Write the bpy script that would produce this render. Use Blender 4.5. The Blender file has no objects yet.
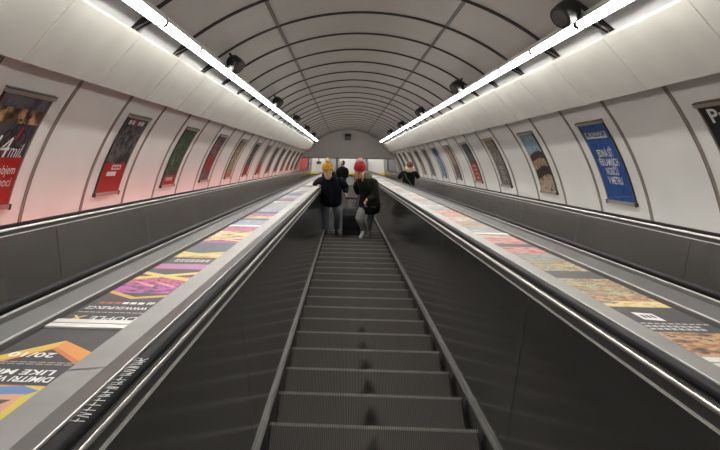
import bpy, bmesh, math, random
from mathutils import Vector, Matrix
random.seed(7)
sc = bpy.context.scene
col = sc.collection
CA, SA = math.cos(math.radians(30)), 0.5
Z0 = 22.7                                    # lower landing floor is z = 0
def P(x, s, n):                              # tunnel frame: across, down the slope, square to the slope (eye line = 0)
    return Vector((x, s*CA + n*SA, -s*SA + n*CA + Z0))

# ------------------------------------------------------------------ materials
def mat(name, c, rough=.5, metal=0., spec=.5, emit=None, noise=0., nscale=8., bump=0., coat=0.):
    m = bpy.data.materials.new(name); m.use_nodes = True
    nt = m.node_tree; b = nt.nodes['Principled BSDF']
    b.inputs['Base Color'].default_value = (*c, 1)
    b.inputs['Roughness'].default_value = rough
    b.inputs['Metallic'].default_value = metal
    b.inputs['Specular IOR Level'].default_value = spec
    b.inputs['Coat Weight'].default_value = coat
    if emit:
        b.inputs['Emission Color'].default_value = (*emit[0], 1)
        b.inputs['Emission Strength'].default_value = emit[1]
    if noise or bump:
        tc = nt.nodes.new('ShaderNodeTexCoord'); n = nt.nodes.new('ShaderNodeTexNoise')
        n.inputs['Scale'].default_value = nscale; n.inputs['Detail'].default_value = 5
        nt.links.new(tc.outputs['Object'], n.inputs['Vector'])
        if noise:
            r = nt.nodes.new('ShaderNodeValToRGB')
            r.color_ramp.elements[0].position = .3; r.color_ramp.elements[1].position = .7
            r.color_ramp.elements[0].color = (*[v*(1-noise) for v in c], 1)
            r.color_ramp.elements[1].color = (*[min(1, v*(1+noise)) for v in c], 1)
            nt.links.new(n.outputs['Fac'], r.inputs['Fac']); nt.links.new(r.outputs['Color'], b.inputs['Base Color'])
        if bump:
            bp = nt.nodes.new('ShaderNodeBump'); bp.inputs['Strength'].default_value = bump
            bp.inputs['Distance'].default_value = .02
            nt.links.new(n.outputs['Fac'], bp.inputs['Height']); nt.links.new(bp.outputs['Normal'], b.inputs['Normal'])
    return m
def srgb(r, g, b):
    f = lambda v: v/12.92 if v <= .04045 else ((v+.055)/1.055)**2.4
    return (.6*f(r/255), .6*f(g/255), .6*f(b/255))
_pm = {}
def photo(*cols, scale=14., stretch=(1, 1, 1)):          # a printed picture: patches of the given colours
    key = (cols, scale, stretch)
    if key in _pm: return _pm[key]
    m = bpy.data.materials.new('print_picture'); m.use_nodes = True
    nt = m.node_tree; b = nt.nodes['Principled BSDF']
    b.inputs['Roughness'].default_value = .55; b.inputs['Specular IOR Level'].default_value = .25
    tc = nt.nodes.new('ShaderNodeTexCoord'); mp = nt.nodes.new('ShaderNodeMapping')
    mp.inputs['Scale'].default_value = stretch
    mp.inputs['Location'].default_value = (len(_pm)*3.1, len(_pm)*1.7, 0)
    n = nt.nodes.new('ShaderNodeTexNoise'); n.inputs['Scale'].default_value = scale
    n.inputs['Detail'].default_value = 4; n.inputs['Roughness'].default_value = .6
    r = nt.nodes.new('ShaderNodeValToRGB'); cr = r.color_ramp
    while len(cr.elements) > 1: cr.elements.remove(cr.elements[-1])
    N = len(cols)
    for i, c in enumerate(cols):
        p = .34 + .32*i/max(1, N-1)
        e = cr.elements[0] if i == 0 else cr.elements.new(p)
        e.position = p; e.color = (*srgb(*c), 1)
    nt.links.new(tc.outputs['Object'], mp.inputs['Vector']); nt.links.new(mp.outputs['Vector'], n.inputs['Vector'])
    nt.links.new(n.outputs['Fac'], r.inputs['Fac']); nt.links.new(r.outputs['Color'], b.inputs['Base Color'])
    _pm[key] = m
    return m
_fm = {}
def flat(r, g, b):
    if (r, g, b) not in _fm: _fm[(r, g, b)] = mat('print_ink', srgb(r, g, b), .5, 0, .3)
    return _fm[(r, g, b)]

M_wall = mat('white_enamel', (.70, .69, .665), .3, noise=.04, nscale=1.3)
M_soffit = mat('cream_enamel', (.60, .59, .55), .33, noise=.07, nscale=2.2, bump=.12)
M_ceil = mat('grey_enamel', (.47, .45, .42), .28, noise=.06, nscale=1.5)
M_seam = mat('bronze_seam', (.33, .29, .25), .4, .6)
M_seam_lt = mat('pale_seam', (.5, .47, .43), .35, .5)
M_ringdark = mat('dark_seam', (.035, .03, .028), .45, .3)
M_joint = mat('grey_joint', (.22, .21, .2), .4, .3)
M_steel = mat('brushed_steel', (.175, .172, .168), .48, .6, noise=.08, nscale=6)
M_band = mat('grey_steel_band', (.15, .15, .15), .42, .6, noise=.1, nscale=5)
M_steel_dk = mat('dull_steel', (.15, .147, .143), .42, .7, noise=.1, nscale=5)
M_steel_lt = mat('bright_steel', (.5, .49, .475), .42, .5)
M_chrome = mat('worn_chrome', (.62, .60, .56), .28, .9, noise=.12, nscale=9)
M_rubber = mat('black_rubber', (.006, .006, .007), .6, 0, .08)
M_groove = mat('black_groove', (.012, .011, .01), .5)
M_panel = mat('black_gloss_panel', (.028, .027, .0255), .14, 0, .36)
M_outer = mat('bronze_steel_panel', (.145, .136, .124), .27, .6, noise=.14, nscale=.9)
M_red = mat('red_film', (.55, .022, .018), .35)
M_yellow = mat('yellow_comb', (.75, .55, .03), .5)
M_tube = mat('lamp_diffuser', (.9, .9, .9), .4, emit=((1., .97, .91), 22.))
M_housing = mat('lamp_housing', (.55, .54, .52), .4, .5)
M_cap = mat('lamp_cap', (.16, .11, .08), .5, .3)
M_refl = mat('pale_reflector', (.5, .51, .52), .45, 0)
M_black = mat('matt_black', (.012, .012, .012), .55)
M_gable = None
M_floor = mat('pale_terrazzo', (.62, .61, .58), .3, noise=.06, nscale=9)
M_skin = mat('skin', (.55, .33, .24), .5)
M_frame_lt = mat('frame_bronze', (.42, .36, .30), .35, .7)
M_frame_dk = mat('frame_dark', (.05, .045, .04), .4, .3)
M_white = flat(255, 255, 253)

# step metal: dark, with a faint darker patch painted for the shade between lamp rows
M_step = bpy.data.materials.new('step_metal'); M_step.use_nodes = True
nt = M_step.node_tree; b = nt.nodes['Principled BSDF']
b.inputs['Roughness'].default_value = .5; b.inputs['Metallic'].default_value = .35
tc = nt.nodes.new('ShaderNodeTexCoord'); vm = nt.nodes.new('ShaderNodeVectorMath'); vm.operation = 'SUBTRACT'
vm.inputs[1].default_value = (.05, -.33, 0)
v2 = nt.nodes.new('ShaderNodeVectorMath'); v2.operation = 'MULTIPLY'; v2.inputs[1].default_value = (1.5, .75, 0)
ln = nt.nodes.new('ShaderNodeVectorMath'); ln.operation = 'LENGTH'
nz = nt.nodes.new('ShaderNodeTexNoise'); nz.inputs['Scale'].default_value = 7
ad = nt.nodes.new('ShaderNodeMath'); ad.operation = 'MULTIPLY_ADD'; ad.inputs[1].default_value = .07
r = nt.nodes.new('ShaderNodeValToRGB')
r.color_ramp.elements[0].position = .05; r.color_ramp.elements[0].color = (.115, .11, .105, 1)
r.color_ramp.elements[1].position = .13; r.color_ramp.elements[1].color = (.15, .143, .137, 1)
L = nt.links.new
L(tc.outputs['Object'], vm.inputs[0]); L(vm.outputs[0], v2.inputs[0]); L(v2.outputs[0], ln.inputs[0])
L(tc.outputs['Object'], nz.inputs['Vector']); L(nz.outputs['Fac'], ad.inputs[0]); L(ln.outputs['Value'], ad.inputs[2])
L(ad.outputs[0], r.inputs['Fac']); L(r.outputs['Color'], b.inputs['Base Color'])
M_cleat = mat('worn_lit_cleat_tip', (.38, .36, .34), .4, .5)  # bare worn tips, lightened too for the light the cleat ends catch
M_gap = mat('cleat_groove', (.05, .048, .046), .6)

# tiled end wall
M_gable = bpy.data.materials.new('tiled_gable'); M_gable.use_nodes = True
nt = M_gable.node_tree; b = nt.nodes['Principled BSDF']; b.inputs['Roughness'].default_value = .4
tc = nt.nodes.new('ShaderNodeTexCoord'); mp = nt.nodes.new('ShaderNodeMapping'); mp.inputs['Rotation'].default_value = (math.pi/2, 0, 0)
bk = nt.nodes.new('ShaderNodeTexBrick'); bk.inputs['Scale'].default_value = 2.2
bk.inputs['Color1'].default_value = (.80, .785, .74, 1); bk.inputs['Color2'].default_value = (.76, .745, .70, 1)
bk.inputs['Mortar'].default_value = (.58, .565, .53, 1); bk.inputs['Mortar Size'].default_value = .012
nt.links.new(tc.outputs['Object'], mp.inputs['Vector']); nt.links.new(mp.outputs['Vector'], bk.inputs['Vector'])
nt.links.new(bk.outputs['Color'], b.inputs['Base Color'])

# ------------------------------------------------------------------ mesh helper
class MB:
    def __init__(self): self.v = []; self.f = []; self.mi = []; self.mats = []
    def m(self, material):
        if material not in self.mats: self.mats.append(material)
        return self.mats.index(material)
    def face(self, pts, material):
        i = len(self.v); self.v += [Vector(p) for p in pts]
        self.f.append(tuple(range(i, i+len(pts)))); self.mi.append(self.m(material))
    def grid(self, rows, material, close=False, caps=False):
        n = len(rows[0]); i0 = len(self.v); k = self.m(material)
        for r_ in rows: self.v += [Vector(p) for p in r_]
        for a in range(len(rows)-1):
            for c in range(n if close else n-1):
                d = (c+1) % n
                self.f.append((i0+a*n+c, i0+a*n+d, i0+(a+1)*n+d, i0+(a+1)*n+c)); self.mi.append(k)
        if caps:
            self.f.append(tuple(i0+c for c in range(n))[::-1]); self.mi.append(k)
            self.f.append(tuple(i0+(len(rows)-1)*n+c for c in range(n))); self.mi.append(k)
    def box8(self, p, material):          # p: 8 corners, bottom ring then top ring
        i = len(self.v); self.v += [Vector(q) for q in p]; k = self.m(material)
        for f in ((3, 2, 1, 0), (4, 5, 6, 7), (0, 1, 5, 4), (1, 2, 6, 5), (2, 3, 7, 6), (3, 0, 4, 7)):
            self.f.append(tuple(i+j for j in f)); self.mi.append(k)
    def box(self, x0, x1, y0, y1, z0, z1, material, M=None):
        p = [Vector(q) for q in ((x0, y0, z0), (x1, y0, z0), (x1, y1, z0), (x0, y1, z0), (x0, y0, z1), (x1, y0, z1), (x1, y1, z1), (x0, y1, z1))]
        if M is not None: p = [M @ q for q in p]
        self.box8(p, material)
    def tbox(self, x0, x1, s0, s1, n0, n1, material):
        self.box8([P(x0, s0, n0), P(x1, s0, n0), P(x1, s1, n0), P(x0, s1, n0), P(x0, s0, n1), P(x1, s0, n1), P(x1, s1, n1), P(x0, s1, n1)], material)
    def tube(self, pts, rad, material, seg=8, caps=True):
        pts = [Vector(p) for p in pts]; rows = []; ref = None
        for i, p in enumerate(pts):
            t = (pts[min(i+1, len(pts)-1)] - pts[max(i-1, 0)]).normalized()
            if ref is None: ref = Vector((0, 0, 1)) if abs(t.z) < .9 else Vector((1, 0, 0))
            a = t.cross(ref).normalized(); bb = t.cross(a).normalized()
            ref = -bb if False else ref
            rr = rad[i] if isinstance(rad, (list, tuple)) else rad
            rows.append([p + (a*math.cos(2*math.pi*k/seg) + bb*math.sin(2*math.pi*k/seg))*rr for k in range(seg)])
        self.grid(rows, material, True, caps)
    def ball(self, c, r, material, M=None, seg=14, rings=9):
        c = Vector(c); r = Vector(r) if hasattr(r, '__len__') else Vector((r, r, r)); rows = []
        for i in range(rings+1):
            th = math.pi*(i+.02)/(rings+.04)
            row = []
            for k in range(seg):
                q = Vector((r.x*math.sin(th)*math.cos(2*math.pi*k/seg), r.y*math.sin(th)*math.sin(2*math.pi*k/seg), r.z*math.cos(th)))
                row.append(c + (M @ q if M is not None else q))
            rows.append(row)
        self.grid(rows, material, True, True)
    def lathe(self, prof, o, axis, material, seg=20):
        axis = Vector(axis).normalized(); h = Vector((1, 0, 0)) if abs(axis.x) < .8 else Vector((0, 1, 0))
        a = axis.cross(h).normalized(); bb = axis.cross(a); o = Vector(o)
        self.grid([[o + axis*t + (a*math.cos(2*math.pi*k/seg) + bb*math.sin(2*math.pi*k/seg))*r_ for k in range(seg)] for r_, t in prof], material, True, True)
    def addmesh(self, me, fn, material):
        i = len(self.v); k = self.m(material)
        self.v += [fn(v.co) for v in me.vertices]
        for p in me.polygons: self.f.append(tuple(i+j for j in p.vertices)); self.mi.append(k)
    def build(self, name, parent=None, smooth=False, origin=None, fixn=True):
        me = bpy.data.meshes.new(name)
        o = bpy.data.objects.new(name, me); col.objects.link(o)
        vs = self.v
        off = Vector((0, 0, 0))
        if parent is not None:
            o.parent = parent; off = parent_world(parent)
        if origin is not None: o.location = Vector(origin) - off; off = Vector(origin)
        elif parent is None and vs:
            c = sum(vs, Vector())/len(vs)
            c = Vector((c.x, c.y, min(v.z for v in vs))); o.location = c; off = c
        me.from_pydata([tuple(v - off) for v in vs], [], self.f)
        for m_ in self.mats: me.materials.append(m_)
        me.polygons.foreach_set('material_index', self.mi)
        if fixn:
            bm = bmesh.new(); bm.from_mesh(me); bmesh.ops.recalc_face_normals(bm, faces=bm.faces); bm.to_mesh(me); bm.free()
        if smooth:
            for p in me.polygons: p.use_smooth = True
            if smooth != 'all':
                bpy_smooth_by_angle(me, math.radians(40))
        me.update()
        return o
def bpy_smooth_by_angle(me, ang):
    bm = bmesh.new(); bm.from_mesh(me)
    for e in bm.edges:
        e.smooth = not (len(e.link_faces) == 2 and e.calc_face_angle(0) > ang)
    bm.to_mesh(me); bm.free()
def parent_world(o):
    p = Vector(o.location)
    while o.parent is not None:
        o = o.parent; p += Vector(o.location)
    return p
def tag(o, label=None, cat=None, group=None, kind=None):
    if label: o['label'] = label
    if cat: o['category'] = cat
    if group: o['group'] = group
    if kind: o['kind'] = kind
    return o
def empty(name, loc, label, cat, group=None):
    o = bpy.data.objects.new(name, None); col.objects.link(o); o.location = loc; o.empty_display_size = .2
    return tag(o, label, cat, group)
def struct(mb, name, smooth=False):
    o = mb.build(name, smooth=smooth, fixn=True); o['kind'] = 'structure'; return o

# text as mesh, mapped onto a surface
_tx = {}
def text_me(s, shear=0., bold=0.):
    key = (s, shear, bold)
    if key in _tx: return _tx[key]
    cu = bpy.data.curves.new('lettering', 'FONT'); cu.body = s; cu.align_x = 'CENTER'; cu.shear = shear; cu.offset = bold
    cu.resolution_u = 3
    o = bpy.data.objects.new('lettering', cu); col.objects.link(o)
    dg = bpy.context.evaluated_depsgraph_get()
    me = bpy.data.meshes.new_from_object(o.evaluated_get(dg))
    bpy.data.objects.remove(o)
    _tx[key] = me
    return me
def put_text(mb, s, size, fn, material, width=None, shear=0., bold=.012):
    me = text_me(s, shear, bold)
    xs = [v.co.x for v in me.vertices]
    k = 1. if width is None else width/((max(xs)-min(xs))*size)
    mb.addmesh(me, lambda c: fn(c.x*size*k, c.y*size), material)

# ------------------------------------------------------------------ tunnel shell
R, NC = 3.12, -1.27
YG = 35.4                                     # gable over the foot of the slope
S_TOP = -4.0
def s_end(n): return (YG + .06 - n*SA)/CA
def arc(a, rad=R): t = math.radians(a); return rad*math.cos(t), NC + rad*math.sin(t)
def shell(a0, a1, material, name, da=2.0):
    k = max(2, int(round(abs(a1-a0)/da))); mb = MB(); rows = []
    ss = [S_TOP + i*1.38 for i in range(31)]
    angs = [a0 + (a1-a0)*i/k for i in range(k+1)]
    for s in ss + [None]:
        rows.append([P(x, min(s, s_end(n)-.02) if s is not None else s_end(n), n) for x, n in (arc(a) for a in angs)])
    mb.grid(rows, material)
    rows2 = []
    for s in (S_TOP, None):
        rows2.append([P(x, s if s is not None else s_end(n), n) for x, n in (arc(a, R+.18) for a in angs)])
    mb.grid(rows2, material)
    return struct(mb, name, True)
shell(-8, 46, M_wall, 'wall_right')
shell(188, 134, M_wall, 'wall_left')
shell(46, 134, M_ceil, 'ceiling')

RING0, PR = 5.84, 1.38
ring_s = [RING0 + PR*k for k in range(-6, 25)]
def seam_ring(s, name):
    mb = MB()
    def strip(a0, a1, w0, w1, material, lift):
        k = max(2, int(abs(a1-a0)/2)); rows = []
        for i in range(k+1):
            a = a0 + (a1-a0)*i/k
            row = []
            for rad, ds in ((R-.0, w0), (R-lift, w0), (R-lift, w1), (R, w1)):
                x, n = arc(a, rad)
                row.append(P(x, min(s+ds, s_end(n)), n))
            rows.append(row)
        mb.grid(rows, material)
    for a0, a1 in ((-6, 46), (134, 186)):
        strip(a0, a1, -.024, -.014, M_seam, .012); strip(a0, a1, -.014, .010, M_seam_lt, .006); strip(a0, a1, .010, .021, M_seam, .013)
    strip(46, 134, -.030, -.010, M_ringdark, .014); strip(46, 134, -.010, .010, M_joint, .006); strip(46, 134, .010, .030, M_ringdark, .016)
    struct(mb, name)
for i, s in enumerate(ring_s):
    if s < 39.0: seam_ring(s, 'trim_%d' % (i+1))
# lengthwise ceiling joints
for sgn, nm in ((1, 'trim_41'), (-1, 'trim_42')):
    mb = MB(); a = math.degrees(math.asin(1.03/R))
    for d0, d1, m_, l in ((-.35, -.2, M_ringdark, .008), (-.2, .2, M_joint, .010), (.2, .35, M_ringdark, .008)):
        rows = []
        for s in (S_TOP, 39.2):
            row = []
            for d, rad in ((d0, R), (d0, R-l), (d1, R-l), (d1, R)):
                x, n = arc(90 - sgn*(a + d), rad); row.append(P(x, s, n))
            rows.append(row)
        mb.grid(rows, m_)
    struct(mb, nm)
# soffit panels below the lamps
for sgn, nm in ((1, 'trim_43'), (-1, 'trim_44')):
    mb = MB()
    for k in range(-7, 25):
        s0, s1 = RING0 + PR*k + .005, RING0 + PR*(k+1) - .005
        pr = [(2.31, .634), (1.93, 1.045), (1.985, 1.10), (2.40, .655)]
        rows = []
        for s in (s0, s0+.012, s1-.012, s1):
            d = .004 if s in (s0, s1) else 0
            rows.append([P(sgn*(x+d), min(s, s_end(n)-.02), n) for x, n in pr])
        if s1 < s_end(1.0)+1.3: mb.grid(rows, M_soffit, True, True)
    struct(mb, nm)
# gable wall (lintel) above the foot of the escalators, with the opening under it
mb = MB()
z_l = P(-.16, 0, 0).z - YG*math.tan(math.radians(29.62))
mb.box(-4.6, 4.6, YG, YG+.35, z_l, Z0-14.0, M_gable)
mb.box(-4.6, 4.6, YG-.02, YG+.37, z_l-.05, z_l, M_joint)
struct(mb, 'wall_gable')
# lower hall seen under it
mb = MB(); mb.box(-4.6, 4.6, 37.9, 56, -.2, 0, M_floor); struct(mb, 'floor')
mb = MB(); mb.box(-4.6, 4.6, 56, 56.2, 0, 4.2, M_wall); struct(mb, 'wall_back')
for sgn, nm in ((1, 'wall_hall_right'), (-1, 'wall_hall_left')):
    mb = MB(); mb.box(sgn*4.6, sgn*4.75, 30, 56.2, -.2, 4.4, M_wall); struct(mb, nm)
mb = MB(); mb.box(-4.75, 4.75, YG+.35, 56.2, 4.2, 4.4, M_ceil); struct(mb, 'ceiling_hall')

# ------------------------------------------------------------------ slope path for escalators and decks
HN = 1.312
SE = 42.4                                     # slope starts to flatten here
def path(s_start, flat_len):
    pts = []
    s = s_start
    for s in (s_start, 1., 4., 8., 14., 22., 32., SE): pts.append((P(0, s, -HN), 30.))
    p = P(0, SE, -HN); rad = 2.4
    cy, cz = p.y + rad*SA, p.z + rad*CA
    for a in (24, 18, 12, 6, 0):
        t = math.radians(a); pts.append((Vector((0, cy - rad*math.sin(t), cz - rad*math.cos(t))), a))
    e = pts[-1][0]
    pts.append((Vector((0, e.y + flat_len, e.z)), 0.))
    return pts
def nrm(a): t = math.radians(a); return Vector((0, math.sin(t), math.cos(t)))
_e = path(0, 0)[-1][0]; Y_COMB, Z_LAND = _e.y + .45, _e.z
def sweep(mb, prof, pth, material, close=True, caps=True):        # prof: (x, depth under the eye line)
    rows = [[p + nrm(a)*(HN-h) + Vector((x, 0, 0)) for x, h in prof] for p, a in pth]
    mb.grid(rows, material, close, caps)
def rr(x0, x1, h0, h1, r):                    # rounded bar profile
    out = []
    for cx, ch, a0 in ((x1-r, h0+r, 0), (x0+r, h0+r, 90), (x0+r, h1-r, 180), (x1-r, h1-r, 270)):
        for k in range(4):
            a = math.radians(a0 + 30*k); out.append((cx + r*math.cos(a), ch - r*math.sin(a)))
    return out
PTH = path(-1.0, 2.3); PTHS = path(-1.0, .5)

# the step: tread at z 0 from the nosing (y 0) back towards the upper step
S0, PI_ = 3.304, .468
step_me = None
def make_step(parent, loc):
    mb = MB(); w = .519
    mb.box(-w, w, -.42, -.004, -.03, -.006, M_gap)
    prof = [(-.004, -.010), (-.012, -.07), (-.035, -.14), (-.075, -.205), (-.12, -.235), (-.14, -.235), (-.1, -.2), (-.03, -.03)]
    mb.grid([[Vector((x, y, z)) for y, z in prof] for x in (-w, w)], M_step, True, True)
    n = 112; pitch = 2*w/n
    for i in range(n):
        x = -w + (i+.5)*pitch
        mb.box(x-.0026, x+.0026, -.418, -.017, -.012, 0, M_step)
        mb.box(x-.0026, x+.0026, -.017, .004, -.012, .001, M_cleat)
    mb.box(-w, -w+.008, -.42, 0, -.09, -.0, M_gap); mb.box(w-.008, w, -.42, 0, -.09, 0, M_gap)
    o = mb.build('step', fixn=False, origin=(0, 0, 0))
    o.parent = parent; o.location = Vector(loc) - parent_world(parent)
    return o
def escalator(cx, label, full):
    base = P(cx, 2.0, -HN-.16)
    root = empty('escalator', base, label, 'escalator', 'three escalators side by side')
    global step_me
    def part(mb, name, **k): return mb.build(name, root, **k)
    kmin, kmax = (-4, 83)
    y_last = None
    for k in range(kmin, kmax+1):
        s = S0 + PI_*k; q = P(cx, s, -HN)
        if step_me is None:
            o = make_step(root, q); step_me = o
        else:
            o = step_me.copy(); col.objects.link(o); o.parent = root; o.location = q - base
        y_last = q.y; z_last = q.z
    mb = MB()                                   # flat run-out and comb at the foot
    mb.box(cx-.52, cx+.52, y_last-.02, Y_COMB, Z_LAND-.16, Z_LAND-.11, M_step)
    part(mb, 'landing_plate')
    mb = MB(); mb.box(cx-.66, cx+.66, Y_COMB, Y_COMB+.28, Z_LAND-.10, Z_LAND+.012, M_yellow); part(mb, 'comb_plate')
    rails = []
    for sg in (-1, 1):
        S = lambda pr: [(cx + sg*x, h) for x, h in pr]
        mb = MB(); sweep(mb, S([(.532, 1.66), (.532, 1.19), (.549, 1.19), (.549, 1.66)]), PTH, M_panel); part(mb, 'skirting')
        mb = MB(); sweep(mb, S([(.512, 1.254), (.514, 1.243), (.533, 1.238), (.533, 1.260)]), PTH, M_steel); part(mb, 'deflector_rail')
        mb = MB(); sweep(mb, S([(.5315, 1.19), (.601, .535), (.603, .535), (.5345, 1.19)]), PTH, M_panel if full else M_outer)
        for j in range(30):                     # upright butt joints of the panels
            s = .35 + 2.45*j
            if s > SE: break
            a, b_ = (.5325, 1.17), (.5998, .545)
            mb.grid([[P(cx+sg*(x-.0012), s+d, -h) for d in (0, .006)] for x, h in (a, b_)], M_groove)
        part(mb, 'balustrade_panel')
        mb = MB(); sweep(mb, S([(.598, .535), (.599, .530), (.604, .529), (.604, .535)]), PTH, M_steel_lt); part(mb, 'edge_strip')
        mb = MB(); sweep(mb, S([(.604, .53), (.610, .478), (.635, .478), (.635, .53)]), PTH, M_groove); part(mb, 'handrail_track')
        mb = MB(); sweep(mb, S([(.605+.0085*math.cos(math.radians(t)), .4925-.0085*math.sin(math.radians(t))) for t in range(0, 360, 40)]), PTH, M_chrome); part(mb, 'guide_tube', smooth=True)
        mb = MB(); sweep(mb, S(rr(.607, .646, .461, .484, .010)), PTH, M_rubber); h = part(mb, 'handrail', smooth=True)
        rails.append(h)
    return root, rails
esc, rails = escalator(0, 'middle escalator with black steps, the one the couple stands on', True)
escalator(-1.85, 'escalator by the left wall, beside the red-tinted panels', False)
escalator(1.85, 'escalator by the right wall carrying the person in a black coat', False)

# marker scrawl on the left handrail of the middle escalator
mb = MB(); rnd = random.Random(3)
s = 1.13
def scr(u, v): return P(-.609 - .033*v, u, -.4590)
def stroke(pts, w=.0022):
    for (a, b_) in zip(pts[:-1], pts[1:]):
        A_, B_ = scr(*a), scr(*b_); d = (B_-A_)
        if d.length < 1e-5: continue
        nn = P(0, 0, 1) - P(0, 0, 0); q = d.cross(nn).normalized()*w/2
        mb.face([A_-q, A_+q, B_+q, B_-q], M_white)
while s < 1.52:
    w = rnd.choice((.016, .02, .024))
    kind = rnd.randint(0, 4)
    if kind == 0: stroke([(s, .05), (s+.003, .95), (s+w, .9), (s+w*.9, .5), (s, .5), (s+w, .05)])
    elif kind == 1: stroke([(s, .1), (s+w*.3, .95), (s+w*.6, .1), (s+w, .95)])
    elif kind == 2: stroke([(s+w*math.cos(t)*.5+w*.5, .5+.42*math.sin(t)) for t in [i*.7 for i in range(10)]])
    elif kind == 3: stroke([(s, .9), (s+w*.4, .1)]); stroke([(s+w*.5, .9), (s+w, .2), (s+w*.4, .4)])
    else: stroke([(s+w*.2, .1), (s+w*.3, 1)]); stroke([(s, .6), (s+w, .55)])
    s += w + .006
tag(mb.build('scrawl', rails[0], fixn=False), 'white marker scrawl along the rubber')

# ------------------------------------------------------------------ decks between the escalators
def deck(sg, name):
    mb = MB(); pth = path(-1.0, 1.5)
    def seg(pr, m_): sweep(mb, [(sg*x, h) for x, h in pr], pth, m_, close=False, caps=False)
    seg([(.648, .490), (.650, .463), (.653, .463)], M_steel_lt)
    seg([(.653, .463), (.656, .469), (.768, .530)], M_steel_dk)
    seg([(.768, .530), (.866, .541)], M_steel)
    seg([(.866, .541), (.868, .560), (1.136, .560)], M_steel_dk)
    seg([(1.136, .560), (1.137, .580), (1.141, .580), (1.142, .572)], M_groove)
    seg([(1.142, .572), (1.149, .540)], M_steel_dk)
    seg([(1.149, .540), (1.150, .536), (1.153, .534)], M_steel_lt)
    seg([(1.153, .534), (1.179, .496)], M_band)
    seg([(1.179, .496), (1.182, .53)], M_groove)
    seg([(1.186, .500), (1.188, .482), (1.196, .478), (1.198, .50)], M_steel)
    seg([(1.198, .50), (1.21, .53)], M_groove)
    e = pth[-1][0]                               # rounded end of the deck at the landing
    mb.box(sg*.645, sg*1.2, e.y-.02, e.y+.05, Z_LAND-.1, Z_LAND+.74, M_steel_dk)
    for j in range(20):                          # butt joints across the steel
        s = 1.66 + 2.3*j
        for a, b_ in (((.648, .4665), (.768, .5285)), ((.768, .5285), (.866, .5395))):
            mb.grid([[P(sg*x, s+d, -h) for d in (0, .006)] for x, h in (a, b_)], M_groove)
    return struct(mb, name, True)
deck(-1, 'trim_45'); deck(1, 'trim_46')
for sg, nm, m_ in ((-1, 'trim_47', M_red), (1, 'trim_48', M_steel)):
    mb = MB(); pth = path(-1.0, 1.5)
    def seg(pr, q): sweep(mb, [(sg*x, h) for x, h in pr], pth, q, close=False, caps=False)
    seg([(2.486, .50), (2.492, .466), (2.50, .466)], M_steel_dk)
    seg([(2.50, .466), (2.56, .515)], M_steel_dk)
    seg([(2.56, .515), (2.60, .575), (3.08, .585)], m_)
    struct(mb, nm)

# ------------------------------------------------------------------ advert boards lying on the decks
def board(sg, s0, s1, bands, label, extra=None):
    x0, x1 = .872, 1.132
    c = P(sg*(x0+x1)/2, (s0+s1)/2, -.558)
    root = empty('advert_board', c, label, 'advert', 'advert boards on the %s deck' % ('left' if sg < 0 else 'right'))
    mb = MB(); mb.tbox(sg*x0, sg*x1, s0+.02, s1-.02, -.558, -.5525, M_black); mb.build('backing', root)
    mb = MB()
    s = s0+.05
    tot = sum(b_[0] for b_ in bands); L_ = (s1 - s0 - .10)
    for w, m_ in bands:
        d = w/tot*L_
        mb.face([P(sg*x0, s, -.5515), P(sg*x1, s, -.5515), P(sg*x1, s+d, -.5515), P(sg*x0, s+d, -.5515)], m_)
        s += d
    pr = mb.build('print', root, fixn=False)
    for a in (s0+.006, s1-.054):
        mb = MB(); mb.tbox(sg*(x0-.001), sg*(x1+.001), a, a+.048, -.558, -.545, M_steel_lt); mb.build('end_bar', root)
    if extra: extra(root, pr)
    return root
OFF = -.11
def dk(sg, xc, sc_, h=-.5508):                 # lettering lies upside down for someone looking down the slope
    return lambda tx, ty: P(xc - tx, sc_ + OFF - ty, h)
def quad(mb, pts, m_, h=-.5511): mb.face([P(x, s + OFF, h) for x, s in pts], m_)
B0, BL = 2.18, 3.51
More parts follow.
